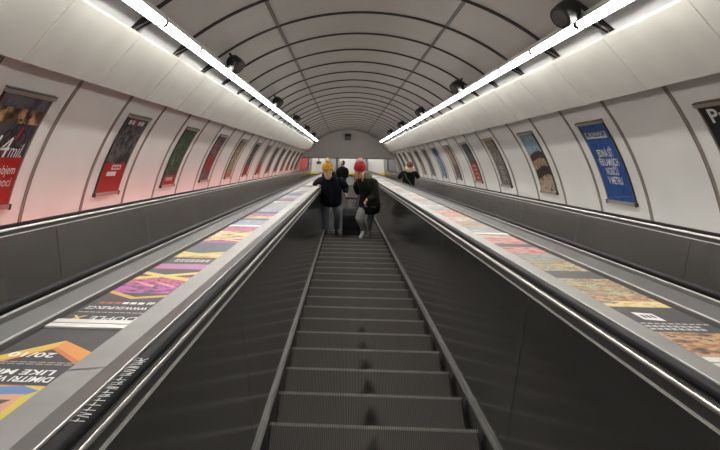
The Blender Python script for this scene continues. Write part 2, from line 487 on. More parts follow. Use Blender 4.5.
def ex_left_first(root, pr):
    mb = MB(); xc = -1.002
    orange, org2, yel = flat(236, 150, 40), flat(214, 110, 30), flat(226, 196, 60)
    quad(mb, [(-.872, 1.88), (-.872, 1.97), (-1.0, 2.09), (-1.0, 2.02)], orange)
    quad(mb, [(-1.0, 2.02), (-1.0, 2.09), (-1.132, 1.90), (-1.132, 1.83)], yel)
    quad(mb, [(-.872, 1.85), (-.872, 1.88), (-1.0, 2.02), (-1.0, 1.995)], org2)
    quad(mb, [(-1.0, 1.995), (-1.0, 2.02), (-1.132, 1.83), (-1.132, 1.80)], orange)
    put_text(mb, '20/10', .062, dk(-1, xc-.03, 1.955), M_white, .13, bold=.02)
    for i, s in enumerate((1.862, 1.845)):
        for j in range(9): quad(mb, [(-.885-.026*j, s), (-.885-.026*j, s+.009), (-.907-.026*j, s+.009), (-.907-.026*j, s)], flat(150, 150, 150))
    put_text(mb, 'DIMITRI VEGAS &', .058, dk(-1, xc, 1.745), M_white, .235, bold=.02)
    put_text(mb, 'LIKE MIKE', .058, dk(-1, xc, 1.80), M_white, .20, bold=.02)
    quad(mb, [(-.93, 1.675), (-.93, 1.683), (-1.0, 1.683), (-1.0, 1.675)], flat(190, 50, 40))
    up_ = lambda pts: [(max(-1.132, x+.05) if x > -1.13 else x, s+.06) for x, s in pts]
    quad(mb, up_([(-.922, 1.20), (-.922, 1.62), (-1.132, 1.62), (-1.132, 1.20)]), yel)
    quad(mb, up_([(-.93, 1.585), (-.98, 1.615), (-1.09, 1.60), (-1.132, 1.57), (-1.132, 1.53), (-.95, 1.555)]), flat(86, 132, 190), -.5509)
    quad(mb, up_([(-.955, 1.56), (-1.132, 1.53), (-1.132, 1.30), (-1.06, 1.24), (-.98, 1.28), (-.95, 1.42)]), flat(222, 160, 128), -.5508)
    quad(mb, up_([(-.965, 1.52), (-1.03, 1.515), (-1.03, 1.475), (-.985, 1.465)]), flat(60, 34, 28), -.5505)
    quad(mb, up_([(-1.05, 1.515), (-1.12, 1.505), (-1.11, 1.465), (-1.06, 1.47)]), flat(60, 34, 28), -.5505)
    quad(mb, up_([(-1.01, 1.36), (-1.09, 1.35), (-1.08, 1.33), (-1.02, 1.335)]), flat(130, 60, 50), -.5505)
    quad(mb, up_([(-.95, 1.30), (-1.0, 1.26), (-1.1, 1.24), (-1.132, 1.2), (-.90, 1.2)]), flat(40, 30, 30), -.5505)
    mb.build('lettering', pr, fixn=False)
def ex_left_second(root, pr):
    mb = MB(); xc = -1.002
    yel = flat(236, 205, 90)
    put_text(mb, 'DUPLE', .085, dk(-1, -.958, 2.415), M_white, .165, bold=.0)
    put_text(mb, 'X', .095, dk(-1, -1.085, 2.42), yel, .05, bold=.03)
    for j in range(11): quad(mb, [(-.88-.022*j, 2.475), (-.88-.022*j, 2.485), (-.898-.022*j, 2.485), (-.898-.022*j, 2.475)], flat(190, 190, 190))
    put_text(mb, 'WWW.DUPLEX.CZ', .062, dk(-1, xc, 2.575), M_white, .23, bold=.02)
    put_text(mb, '#', .065, dk(-1, -.90, 2.665), M_white, .03, bold=.02)
    for j in range(3): quad(mb, [(-.925-.03*j, 2.625), (-.925-.03*j, 2.66), (-.948-.03*j, 2.66), (-.948-.03*j, 2.625)], M_white)
    for j in range(3): quad(mb, [(-1.015-.03*j, 2.625), (-1.015-.03*j, 2.66), (-1.038-.03*j, 2.66), (-1.038-.03*j, 2.625)], flat(205, 40, 40))
    for a, b_ in (((-.872, 2.78), (-1.0, 2.72)), ((-1.0, 2.72), (-1.132, 2.84))):
        quad(mb, [a, (a[0], a[1]+.045), (b_[0], b_[1]+.045), b_], flat(226, 170, 50))
    for s in (3.27, 4.04, 4.83):                 # crossed light beams
        for a, b_ in (((-.872, s-.10), (-1.132, s+.08)), ((-.872, s+.10), (-1.132, s-.08))):
            quad(mb, [(a[0], a[1]-.035), (a[0], a[1]+.035), (b_[0], b_[1]+.035), (b_[0], b_[1]-.035)], yel, -.5509 if a[1] < s else -.5507)
    for s in (3.79, 3.74):
        for j in range(7): quad(mb, [(-.90-.028*j, s), (-.90-.028*j, s+.028), (-.922-.028*j, s+.028), (-.922-.028*j, s)], flat(215, 215, 215))
    for j in range(6):                           # pink light streaks
        quad(mb, [(-.90-.03*j, 2.98+.03*(j % 3)), (-.90-.03*j, 3.02+.03*(j % 3)), (-.96-.03*j, 3.05+.03*(j % 3))], flat(240, 150, 170), -.5509)
    mb.build('lettering', pr, fixn=False)
PURP = photo((40, 20, 45), (120, 40, 120), (215, 90, 190), (90, 30, 80), scale=18., stretch=(1, 1, 1))
CRIM = photo((60, 15, 30), (190, 35, 90), (225, 110, 160), (50, 10, 40), scale=30.)
DARK = photo((22, 20, 24), (45, 40, 46), (30, 28, 30), scale=20.)
PINK = flat(188, 90, 160)
GOLD = photo((110, 70, 30), (225, 190, 110), (250, 230, 170), (60, 45, 40), scale=10.)
LAV = photo((120, 130, 175), (185, 190, 215), (85, 90, 145), (205, 205, 215), scale=16.)
SLATE = photo((40, 42, 55), (75, 80, 105), (50, 48, 60), scale=18.)
PALE = photo((135, 133, 131), (178, 176, 172), (95, 94, 96), scale=18.)
BROWN = photo((60, 35, 25), (165, 110, 70), (215, 175, 130), (35, 25, 22), scale=17.)
COLL = photo((55, 35, 32), (215, 150, 90), (60, 60, 66), (220, 205, 130), (90, 130, 140), (190, 80, 60), scale=9., stretch=(1, 2, 1))
ROSE = photo((90, 35, 45), (200, 90, 100), (235, 175, 165), (60, 50, 55), scale=9., stretch=(1, 2, 1))
GREY = photo((70, 72, 72), (165, 168, 165), (110, 115, 112), (205, 205, 200), scale=8., stretch=(1, 2, 1))
PEACH = photo((200, 150, 120), (235, 205, 180), (150, 90, 75), (245, 230, 215), scale=8., stretch=(1, 2, 1))
REDM = photo((150, 30, 25), (200, 60, 50), (90, 20, 20), scale=18.)
board(-1, B0-BL, B0, [(1, DARK)], 'black and orange deck advert with a portrait, lettered DIMITRI VEGAS', ex_left_first)
board(-1, B0, B0+BL, [(.36, DARK), (.13, DARK), (.18, PURP), (.22, CRIM), (.1, DARK), (.12, DARK), (.16, PINK), (.24, DARK), (.18, GOLD), (.5, SLATE), (.3, PURP), (.45, GOLD), (.35, CRIM)],
      'black and purple deck advert lettered DUPLEX with crossed yellow beams', ex_left_second)
left_more = [
 ([(.5, LAV), (.15, DARK), (.25, GOLD), (.3, PURP), (.2, DARK), (.5, LAV), (.6, PALE), (.4, PALE)], 'lavender and gold printed deck advert, just below the DUPLEX board'),
 ([(.5, SLATE), (.2, REDM), (.6, LAV), (.5, SLATE), (.6, GREY)], 'slate blue deck advert with a narrow red band, on the left deck'),
 ([(.6, GREY), (.4, PALE), (.7, SLATE)], 'grey deck advert fading to slate, by the hand on the left handrail'),
 ([(.8, PALE), (.4, GREY)], 'pale deck advert just beyond the hand on the left handrail'),
 ([(.6, SLATE), (.8, PALE)], 'slate and pale deck advert, seventh up the left row of boards'),
 ([(.6, GREY), (.3, BROWN), (.5, PALE)], 'grey deck advert with a brown band, left of the yellow hat'),
 ([(.8, LAV), (.5, GREY)], 'lavender deck advert far down the left deck'),
 ([(.8, PALE), (.3, SLATE), (.5, PALE)], 'pale deck advert with a slate middle, far down the left deck'),
 ([(.6, GREY), (.6, GOLD)], 'grey and gold deck advert near the foot of the left deck'),
 ([(1, PALE)], 'last pale deck advert at the foot of the left deck')]
for j, (bd, lb) in enumerate(left_more): board(-1, B0+BL*(j+1), B0+BL*(j+2) if j < 9 else B0+BL*(j+2)-2.0, bd, lb)
C0 = 1.93
def ex_right(root, pr):
    mb = MB()
    quad(mb, [(.93, 2.60), (1.0, 2.58), (1.0, 2.70), (.93, 2.72)], M_white)
    for j in range(3): quad(mb, [(.943+.017*j, 2.625), (.955+.017*j, 2.622), (.955+.017*j, 2.675), (.943+.017*j, 2.678)], flat(60, 66, 80), -.5509)
    for i, s in enumerate((2.53, 2.485, 2.445)):
        for j in range(8 if i else 10): quad(mb, [(.89+.024*j, s), (.908+.024*j, s), (.908+.024*j, s+(.016 if i == 0 else .026)), (.89+.024*j, s+(.016 if i == 0 else .026))], flat(196, 196, 194))
    mb.build('lettering', pr, fixn=False)
board(1, C0-BL, C0, [(1, BROWN), (.6, DARK)], 'dark brown deck advert at the near end of the right deck')
board(1, C0, C0+BL, [(.34, BROWN), (.42, DARK), (.12, GOLD), (.12, BROWN), (.45, COLL), (.25, DARK), (.4, COLL), (.3, GREY), (.35, ROSE), (.2, DARK), (.4, ROSE), (.2, PEACH)],
      'collage deck advert with a crowd photo and a white logo box', ex_right)
right_more = [
 ([(.25, GREY), (.3, GREY), (.2, BROWN), (.2, GREY), (.4, PEACH), (.3, BROWN), (.5, ROSE), (.3, GREY), (.3, PALE)], 'grey, peach and rose printed deck advert on the right deck'),
 ([(.5, PALE), (.4, GREY), (.4, PEACH), (.4, PALE)], 'pale grey and peach deck advert, two boards past the logo box'),
 ([(.5, PALE), (.6, GREY), (.4, PEACH)], 'whitish deck advert, beside the red hat'),
 ([(.5, GREY), (.5, PALE)], 'grey deck advert fading to white, below the black-coated person'),
 ([(.5, PALE), (.2, REDM), (.5, PALE)], 'white deck advert with a thin red band, on the right deck'),
 ([(.5, GREY), (.5, SLATE)], 'grey and slate deck advert far down the right deck'),
 ([(.6, PEACH), (.5, PALE)], 'peach and white deck advert far down the right deck'),
 ([(.6, PALE), (.2, BROWN), (.5, PALE)], 'white deck advert with a brown band far down the right deck'),
 ([(.6, SLATE), (.6, PALE)], 'slate and white deck advert near the foot of the right deck'),
 ([(1, GREY)], 'last grey deck advert at the foot of the right deck')]
for j, (bd, lb) in enumerate(right_more): board(1, C0+BL*(j+1), C0+BL*(j+2) if j < 9 else C0+BL*(j+2)-1.8, bd, lb)

# ------------------------------------------------------------------ posters on the tunnel walls
N0, N1 = -.40, .485
TH0, TH1 = [math.degrees(math.asin((n-NC)/R)) for n in (N0, N1)]
ARC = math.radians(TH1-TH0)*R
def wp(sg, s, v, lift=.0):                    # v: metres up from the poster foot along the wall
    a = TH0 + math.degrees(v/R); x, n = arc(a, R-lift); return P(sg*x, s, n)
def wgrid(mb, sg, s0, s1, v0, v1, lift, m_, k=10):
    mb.grid([[wp(sg, s, v0+(v1-v0)*i/k, lift) for s in (s0, s1)] for i in range(k+1)], m_)
def wbox(mb, sg, s0, s1, v0, v1, l0, l1, m_, k=1):
    rows = []
    for i in range(k+1):
        v = v0+(v1-v0)*i/k
        rows.append([wp(sg, s0, v, l0), wp(sg, s1, v, l0), wp(sg, s1, v, l1), wp(sg, s0, v, l1)])
    mb.grid(rows, m_, True, True)
PW = .76
def poster(sg, bay, bands, label, extra=None):
    s0 = RING0 + PR*bay + .31; s1 = s0 + PW
    c = wp(sg, (s0+s1)/2, 0, 0)
    root = empty('wall_poster', c, label, 'poster', 'posters on the %s wall' % ('left' if sg < 0 else 'right'))
    mb = MB()
    wbox(mb, sg, s0-.03, s1+.03, -.022, .012, .0, .03, M_frame_lt); wbox(mb, sg, s0-.03, s1+.03, ARC-.012, ARC+.022, .0, .03, M_frame_lt)
    wbox(mb, sg, s0-.03, s1+.03, ARC+.022, ARC+.030, .0, .03, M_frame_dk)
    wbox(mb, sg, s0-.018, s0, .0, ARC, .0, .02, M_frame_dk, 10); wbox(mb, sg, s1, s1+.018, .0, ARC, .0, .02, M_frame_lt, 10)
    for s in (s0-.036, s1+.016): wbox(mb, sg, s, s+.02, -.03, .018, .0, .036, M_frame_dk)
    mb.build('frame', root)
    mb = MB(); v = 0.; tot = sum(b_[0] for b_ in bands)
    for w, m_ in bands:                        # from the foot upwards
        d = w/tot*ARC; wgrid(mb, sg, s0, s1, v, v+d, .010, m_, max(2, int(d*10))); v += d
    pr = mb.build('print', root, fixn=False)
    if extra:
        mb = MB(); mid = (s0+s1)/2
        fn = lambda tc_, v_, l=.013: (lambda tx, ty: wp(sg, mid + (-sg)*(tc_+tx), v_*ARC + ty, l))
        def box(t0, t1, v0, v1, m_, l=.012): wgrid(mb, sg, mid-sg*t0, mid-sg*t1, v0*ARC, v1*ARC, l, m_, 4)
        extra(mb, fn, box); mb.build('lettering', pr, fixn=False)
    return root
RED = flat(196, 36, 30); BLUE = photo((28, 74, 150), (40, 92, 172), (24, 62, 130), scale=6.); NAVY = flat(24, 44, 92)
DUSK = photo((52, 50, 58), (88, 84, 88), (62, 58, 62), scale=5.); SKY = photo((70, 74, 88), (120, 122, 130), (84, 86, 98), scale=4.)
TOWN = photo((60, 50, 42), (120, 96, 72), (200, 160, 110), (226, 190, 140), scale=7.)
NIGHT = photo((26, 27, 30), (54, 56, 58), (120, 122, 122), (36, 38, 40), scale=9.)
MOSS = photo((30, 34, 32), (62, 68, 62), (90, 120, 80), (40, 42, 42), scale=9.)
WINE = photo((70, 30, 36), (120, 60, 64), (150, 130, 130), (90, 30, 36), scale=9.)
OCHRE = photo((120, 96, 50), (170, 140, 80), (200, 190, 160), (90, 70, 40), scale=9.)
ASH = photo((70, 62, 62), (120, 110, 108), (160, 150, 146), (60, 50, 52), scale=9.)
TAN = photo((96, 80, 70), (180, 150, 120), (210, 195, 175), (70, 56, 52), scale=9.)
HEAV = photo((90, 130, 170), (170, 190, 200), (120, 150, 170), scale=6.)
W_ = M_white
def ex_bike(mb, fn, box):
    put_text(mb, '14', .27, fn(-.07, .44), W_, .26, shear=.2, bold=.0)
    put_text(mb, 'mil.', .18, fn(.22, .44), W_, .22, shear=.2, bold=-.004)
    put_text(mb, 'objem', .115, fn(.19, .29), W_, .28, bold=.0)
    put_text(mb, 'pomoci', .115, fn(.14, .18), W_, .36, bold=.0)
    dkm = flat(22, 20, 22)
    for c in (-.02, .20):                      # bicycle
        for i in range(14):
            a0, a1 = i*2*math.pi/14, (i+1)*2*math.pi/14
            mb.face([fn(c, .60)(math.cos(a)*rr_, math.sin(a)*rr_) for a, rr_ in ((a0, .085), (a1, .085), (a1, .068), (a0, .068))], dkm)
    for p, q in (((-.02, .0), (.05, .13)), ((.05, .13), (.17, .13)), ((.17, .13), (.09, .0)), ((.09, .0), (.05, .13)), ((.20, .0), (.16, .2)), ((.04, .17), (.08, .17))):
        d = Vector((q[0]-p[0], q[1]-p[1])).normalized(); w = Vector((-d.y, d.x))*.008
        mb.face([fn(0, .60)(*r_) for r_ in ((p[0]-w.x, p[1]-w.y), (p[0]+w.x, p[1]+w.y), (q[0]+w.x, q[1]+w.y), (q[0]-w.x, q[1]-w.y))], dkm)
    mb.face([fn(0, .60)(*r_) for r_ in ((.10, .0), (.18, .16), (.20, .15), (.125, .0))], flat(190, 40, 40))
def ex_red(mb, fn, box):
    for j in range(5): box(-.28+.115*j, -.19+.115*j, .90, .955, W_ if j != 2 else RED)
    box(-.10, .22, .30, .36, W_); box(-.2, .12, .22, .275, W_)
    for j in range(3): box(-.07+.09*j, .0+.09*j, .315, .345, RED, .014)
def ex_green(mb, fn, box):
    box(-.2, -.12, .35, .45, flat(120, 190, 90)); box(-.2, .2, .08, .14, flat(220, 190, 180))
def ex_blue(mb, fn, box):
    box(-.33, .30, .80, .885, W_)
    put_text(mb, 'METROZOOM', .095, fn(-.015, .822), NAVY, .56, bold=.03)
    for i, t in enumerate(('JEDINÁ SÍŤ', 'REKLAMNÍCH', 'NOSIČŮ', 'V METRU')):
        put_text(mb, t, .125, fn(0, .565-.115*i), W_, (.46, .54, .34, .40)[i], bold=.02)
    for k in range(3): box(-.38+.2*k, -.2+.22*k, .03+.02*k, .04+.02*k, flat(80, 130, 200))
def ex_pra(mb, fn, box):
    put_text(mb, 'Praha', .17, fn(.0, .84), W_, .6, bold=.02)
def ex_boxes(mb, fn, box):
    for i in range(3):
        box(-.16, .12, .12+.11*i, .19+.11*i, flat(205, 200, 195))
        for j in range(3): box(-.13+.08*j, -.08+.08*j, .14+.11*i, .17+.11*i, flat(90, 60, 60), .014)
def ex_waves(mb, fn, box):
    def wave(v0, h, m_, ph):
        for i in range(12):
            t0, t1 = -.38+.76*i/12, -.38+.76*(i+1)/12
            y0, y1 = v0+.05*math.sin(t0*5+ph), v0+.05*math.sin(t1*5+ph)
            mb.face([fn(0, 0)(t0, y0*ARC), fn(0, 0)(t1, y1*ARC), fn(0, 0)(t1, (y1+h)*ARC), fn(0, 0)(t0, (y0+h)*ARC)], m_)
    wave(.25, .15, flat(58, 44, 44), .5); wave(.41, .10, flat(176, 142, 108), 2.); wave(.52, .12, flat(62, 48, 50), .9)
def ex_redbox(mb, fn, box):
    for i in range(4): box(-.2, .18, .08+.1*i, .12+.1*i, flat(225, 190, 185))
poster(-1, -1, [(.44, RED), (.30, DUSK), (.13, TOWN), (.13, SKY)], 'red-footed wall poster with a bicycle, lettered 14 mil.', ex_bike)
poster(-1, 1, [(.38, RED), (.62, NIGHT)], 'black and white wall poster with red foot, below the left lamps, second in its row', ex_red)
poster(-1, 3, [(.17, REDM), (.83, MOSS)], 'dark mossy wall poster with a small green patch, third in the left row', ex_green)
poster(-1, 5, [(.25, WINE), (.25, REDM), (.5, WINE)], 'wine-red wall poster on the left wall')
poster(-1, 7, [(.12, flat(200, 100, 50)), (.88, OCHRE)], 'ochre yellow wall poster on the left wall')
lw = [(9, [(.3, REDM), (.7, NIGHT)], 'charcoal wall poster with a red third, next after the ochre one'),
      (11, [(.35, REDM), (.65, ASH)], 'ash grey wall poster with red foot on the left wall'),
      (13, [(.1, REDM), (.9, NIGHT)], 'blackish wall poster, eighth down the left row'),
      (15, [(1, SLATE)], 'slate wall poster, ninth down the left row'),
      (17, [(.2, ASH), (.8, MOSS)], 'mossy wall poster, tenth down the left row'),
      (19, [(.3, REDM), (.7, SLATE)], 'slate and red wall poster, eleventh down the left row'),
      (21, [(1, WINE)], 'wine wall poster, twelfth down the left row'),
      (23, [(1, RED)], 'plain red wall poster, last at the foot of the left wall')]
for b_, bd, lb in lw: poster(-1, b_, bd, lb)
poster(1, -1, [(1, flat(34, 33, 36))], 'black wall poster with white serif heading, cut by the picture edge', ex_pra)
poster(1, 1, [(.12, BLUE), (.78, BLUE), (.10, BLUE)], 'blue wall poster with white Czech lettering about advertising in the metro', ex_blue)
poster(1, 3, [(.25, TAN), (.38, TAN), (.37, HEAV)], 'beige and sky-blue wall poster with dark waves', ex_waves)
poster(1, 5, [(.1, ASH), (.75, ASH), (.15, OCHRE)], 'grey-brown wall poster with three pale text boxes', ex_boxes)
poster(1, 7, [(.45, RED), (.55, NIGHT)], 'charcoal wall poster with a red lower half on the right wall', ex_redbox)
rw = [(9, [(.4, ASH), (.6, TAN)], 'taupe wall poster, next after the red and charcoal one on the right'),
      (11, [(.7, photo((60, 100, 160), (150, 180, 215), (90, 130, 180), scale=9.)), (.3, BLUE)], 'pale blue wall poster near the black-coated person'),
      (13, [(.5, ASH), (.5, WINE)], 'brownish wall poster, eighth down the right row'),
      (15, [(.5, TAN), (.5, MOSS)], 'tan and moss wall poster just right of the black-coated person'),
      (17, [(1, ASH)], 'ash wall poster left of the black-coated person'),
      (19, [(.3, BLUE), (.7, ASH)], 'ash and blue wall poster, eleventh down the right row'),
      (21, [(1, NIGHT)], 'charcoal wall poster, twelfth down the right row'),
      (23, [(1, OCHRE)], 'ochre wall poster, last at the foot of the right wall')]
for b_, bd, lb in rw: poster(1, b_, bd, lb)

# ------------------------------------------------------------------ fluorescent lamps
ords = ['first', 'second', 'third', 'fourth', 'fifth', 'sixth', 'seventh', 'eighth', 'ninth', 'tenth', 'eleventh', 'twelfth', 'thirteenth', 'fourteenth', 'fifteenth', 'sixteenth', 'seventeenth', 'eighteenth', 'nineteenth', 'twentieth', 'twenty-first', 'twenty-second', 'twenty-third', 'twenty-fourth', 'twenty-fifth']
LX, LN = 1.735, 1.155
lamp0 = {}
for sg, side in ((-1, 'left'), (1, 'right')):
    vis = 0
    for k in range(-5, 23):  # lowest bays are added past the row's real end to brighten the gable
        s0 = RING0 + PR*k
        base = P(sg*LX, s0, LN)
        seen = (k >= -1)
        if seen: vis += 1
        lb = ('lit fluorescent lamp in the %s ceiling row, %s from the camera' % (side, ords[vis-1])) if seen else 'lit fluorescent lamp on the %s of the ceiling, behind the camera' % side
        root = empty('fluorescent_lamp', base, lb, 'lamp', 'lamp row along the %s of the ceiling' % side)
        if sg not in lamp0:
            a = s0 + .015; b_ = s0 + PR - .015
            def sw(pr, m_, nm, s_a, s_b, sm=False):
                mb = MB(); mb.grid([[P(sg*(LX+x), s, LN+n) for x, n in pr] for s in (s_a, s_b)], m_, True, True); return mb.build(nm, root, smooth=sm)
            tu = [(-.036, .012), (-.033, -.008), (-.02, -.022), (.0, -.028), (.02, -.024), (.034, -.012), (.038, .010)]
            parts = [sw(tu, M_tube, 'tube', a+.03, b_-.03, True),
                     sw([(-.044, .010), (-.04, .013), (.040, .011), (.044, -.024), (.050, -.024), (.058, .012), (.05, .06), (-.03, .065)], M_housing, 'housing', a, b_)]  # outer lip added to keep the tube's direct light off the soffit
            cp = [(x*1.06, n*1.06+.001) for x, n in tu]
            parts += [sw(cp, M_cap, 'end_cap', a, a+.03), sw(cp, M_cap, 'end_cap', b_-.03, b_)]
            parts.append(sw([(.075, .095), (.245, -.062), (.255, -.05), (.09, .105)], M_refl, 'reflector', a+.11, b_-.11))
            for s in (a+.03, b_-.05):
                mb = MB(); mb.grid([[P(sg*(LX+x), q, LN+n) for x, n in ((.02, .060), (.25, -.055), (.255, -.042), (.03, .078))] for q in (s, s+.016)], M_ringdark, True, True)
                parts.append(mb.build('bracket', root))
            lamp0[sg] = parts
        else:
            for p_ in lamp0[sg]:
                o = p_.copy(); col.objects.link(o); o.parent = root

# ------------------------------------------------------------------ loudspeakers under the vault
sp0 = {}
def speaker_parts(root, sg, c, s):
    mb = MB()
    ax = (P(0, 1, 0)-P(0, 0, 0))*(-.55) + Vector((-sg*.55, 0, -.55))
    mb.lathe([(.02, -.13), (.07, -.125), (.095, -.09), (.102, -.01), (.098, .045), (.085, .05)], c, ax, M_black, 22)
    bd = mb.build('body', root, smooth=True)
    mb = MB(); mb.lathe([(.085, .045), (.06, .056), (.02, .06)], c, ax, mat('speaker_mesh', (.07, .06, .055), .6), 22); mb.build('grille', bd, smooth=True)
    mb = MB(); a = math.degrees(math.atan2(c_n-NC, c_x)); x, n = arc(a, R-.005)
    top = P(sg*x, s, n); mb.tube([top, (top+c)/2 + Vector((0, .03, 0)), c], .016, M_black); mb.build('bracket', root)
    mb = MB(); l = P(sg*(LX-.02), s+.05, LN+.06); mid = (c+l)/2 + Vector((-sg*.03, 0, -.09))
    mb.tube([c + Vector((0, 0, -.05)), mid + Vector((0, 0, -.01)), l], .007, M_black); mb.build('cable', root)
spk = {-1: (8.75, 14.25, 19.75, 25.25, 30.8), 1: (5.72, 11.1, 16.6, 22.1, 27.6)}
c_x, c_n = 1.57, 1.21
for sg, side in ((-1, 'left'), (1, 'right')):
    for i, s in enumerate(spk[sg]):
        c = P(sg*c_x, s, c_n)
        root = empty('loudspeaker', c, 'round black loudspeaker above the %s lamps, %s from the camera' % (side, ords[i]), 'loudspeaker', 'loudspeakers under the vault')
        if sg not in sp0: speaker_parts(root, sg, c, s); sp0[sg] = root
        else:
            for ch in list(sp0[sg].children):
                o = ch.copy(); col.objects.link(o); o.parent = root
                for g in ch.children:
                    q = g.copy(); col.objects.link(q); q.parent = o
# floodlight box on the gable crown
zc = Z0 - 18.62
root = empty('box_loudspeaker', (-.05, YG, zc), 'small dark loudspeaker box at the top of the gable wall', 'loudspeaker')
mb = MB(); mb.box(-.22, .12, YG-.3, YG-.06, zc-.17, zc+.12, M_black); mb.box(-.18, .08, YG-.32, YG-.3, zc-.13, zc+.08, M_joint); mb.build('body', root)
mb = MB(); mb.box(-.09, -.01, YG-.06, YG, zc-.05, zc+.05, M_steel_dk); mb.build('bracket', root)

# barrier stand at the foot of the left escalator
bx, by = -1.92, Y_COMB + 1.5
root = empty('barrier_stand', (bx, by, 0), 'dark V-shaped barrier stand past the foot of the left escalator', 'barrier')
mb = MB(); mb.lathe([(.02, 0), (.17, 0), (.17, .03), (.03, .05)], (bx, by, Z_LAND*0), (0, 0, 1), M_black); mb.build('base', root)
mb = MB(); mb.tube([(bx, by, .04), (bx, by, .72)], .025, M_black); mb.build('post', root)
mb = MB(); mb.box(bx-.1, bx+.1, by-.05, by+.05, .62, .86, M_black); mb.build('box', root)
for d in (-1, 1):
    mb = MB(); mb.tube([(bx, by, .80), (bx+d*.40, by, 1.2)], .03, M_black); mb.build('arm', root)

# ------------------------------------------------------------------ people
def skin_obj(chains, sub=2):
    """grow one surface over joints: chains of (point, radius); shared points weld."""
    vs, es, rs, idx = [], [], [], {}
    for ch in chains:
        prev = None
        for p, r_ in ch:
            key = tuple(round(c, 4) for c in p)
            if key not in idx: idx[key] = len(vs); vs.append(p); rs.append(r_)
            i = idx[key]
            if prev is not None and prev != i: es.append((prev, i))
            prev = i
    me = bpy.data.meshes.new('tmp'); me.from_pydata(vs, es, [])
    o = bpy.data.objects.new('tmp', me); col.objects.link(o)
    md = o.modifiers.new('s', 'SKIN'); md.use_smooth_shade = True
    if sub:
        sd = o.modifiers.new('d', 'SUBSURF'); sd.levels = sub; sd.render_levels = sub
    for i, v in enumerate(me.skin_vertices[0].data):
        r_ = rs[i]; v.radius = r_ if hasattr(r_, '__len__') else (r_, r_); v.use_root = (i == 0)
    dg = bpy.context.evaluated_depsgraph_get()
    out = bpy.data.meshes.new_from_object(o.evaluated_get(dg))
    bpy.data.objects.remove(o)
    return out
def loft(mb, rings, material, T, seg=20, caps=True):
    """rings: (centre, half width x, half depth y, tilt about x)"""
    rows = []
    for c, rx, ry in rings:
        row = []
        for k in range(seg):
            a = 2*math.pi*k/seg
            ca_, sa_ = math.cos(a), math.sin(a)
            e = .82
            row.append(T(Vector((c[0] + rx*math.copysign(abs(ca_)**e, ca_), c[1] + ry*math.copysign(abs(sa_)**e, sa_), c[2]))))
        rows.append(row)
    mb.grid(rows, material, True, caps)
def hand_chains(w, d, side, up, curl=.9, sc_=1.):
    """hand at wrist w pointing along d; side = thumb side; up = back of the hand. Fingers curl away from up."""
    w, d, side, up = Vector(w), Vector(d).normalized(), Vector(side).normalized(), Vector(up).normalized()
    ch = []
    palm = w + d*.045*sc_
    ch.append([(w, .024*sc_), (palm, (.036*sc_, .018*sc_)), (w + d*.08*sc_, (.036*sc_, .016*sc_))])
    for i, (o_, l) in enumerate(((.028, .070), (.010, .078), (-.009, .072), (-.027, .056))):
        k0 = w + d*.085*sc_ + side*o_*sc_; c1 = curl*.55; c2 = curl*1.3
        p1 = k0 + (d*math.cos(c1) - up*math.sin(c1))*l*.45*sc_
        p2 = p1 + (d*math.cos(c2) - up*math.sin(c2))*l*.32*sc_
        p3 = p2 + (d*math.cos(c2+.5) - up*math.sin(c2+.5))*l*.26*sc_
        ch.append([(k0 - d*.03*sc_, .010*sc_), (k0, .010*sc_), (p1, .009*sc_), (p2, .0085*sc_), (p3, .007*sc_)])
    t0 = w + d*.03*sc_ + side*.022*sc_; t1 = t0 + (d*.6 + side*.75 - up*.3).normalized()*.036*sc_; t2 = t1 + (d*.85 + side*.1 - up*.55).normalized()*.030*sc_
    ch.append([(t0, .013*sc_), (t1, .0115*sc_), (t2, .009*sc_)])
    return ch
M_eye = mat('eye', (.03, .02, .015), .2); M_lip = mat('lip', (.40, .14, .12), .5); M_eyewhite = mat('eye_white', (.7, .68, .65), .3)
def head_mesh(mb, c, Mr, sc_=1.):
    """head centred at c, face towards local -y."""
    T = lambda q: Vector(c) + Mr @ (Vector(q)*sc_)
    rows = []
    prof = [(-.118, .020, .030, -.045), (-.108, .040, .052, -.036), (-.085, .055, .070, -.022), (-.055, .064, .083, -.010), (-.02, .071, .092, -.002), (.02, .075, .096, .0), (.06, .074, .095, .003), (.09, .064, .083, .006), (.112, .042, .056, .008), (.122, .012, .016, .008)]
    for z, rx, ry, cy in prof:
        rows.append([T((rx*math.cos(2*math.pi*k/20), cy + ry*math.sin(2*math.pi*k/20), z)) for k in range(20)])
    mb.grid(rows, M_skin, True, True)
    mb.grid([[T(q) for q in r_] for r_ in (((-.006, -.093, .02), (0, -.098, .022), (.006, -.093, .02)), ((-.010, -.094, -.01), (0, -.112, -.012), (.010, -.094, -.01)), ((-.017, -.088, -.032), (0, -.118, -.032), (.017, -.088, -.032)), ((-.010, -.086, -.042), (0, -.094, -.042), (.010, -.086, -.042)))], M_skin)
    for sx in (-1, 1):
        mb.ball(T((sx*.031, -.080, .006)), .013*sc_, M_eyewhite, seg=10, rings=7)
        mb.ball(T((sx*.031, -.089, .005)), .0075*sc_, M_eye, seg=8, rings=6)
        mb.ball(T((sx*.031, -.087, .026)), (.019*sc_, .006*sc_, .0045*sc_), M_eye, Mr, 8, 6)
        mb.ball(T((sx*.077, .008, -.008)), (.010*sc_, .020*sc_, .032*sc_), M_skin, Mr, 10, 7)
    mb.ball(T((0, -.082, -.066)), (.024*sc_, .010*sc_, .008*sc_), M_lip, Mr, 10, 6)
def add_chains(mb, chains, material, T, sub=2):
    me = skin_obj([[(tuple(p), r_) for p, r_ in ch] for ch in chains], sub); mb.addmesh(me, lambda c: T(c), material)
    bpy.data.meshes.remove(me)
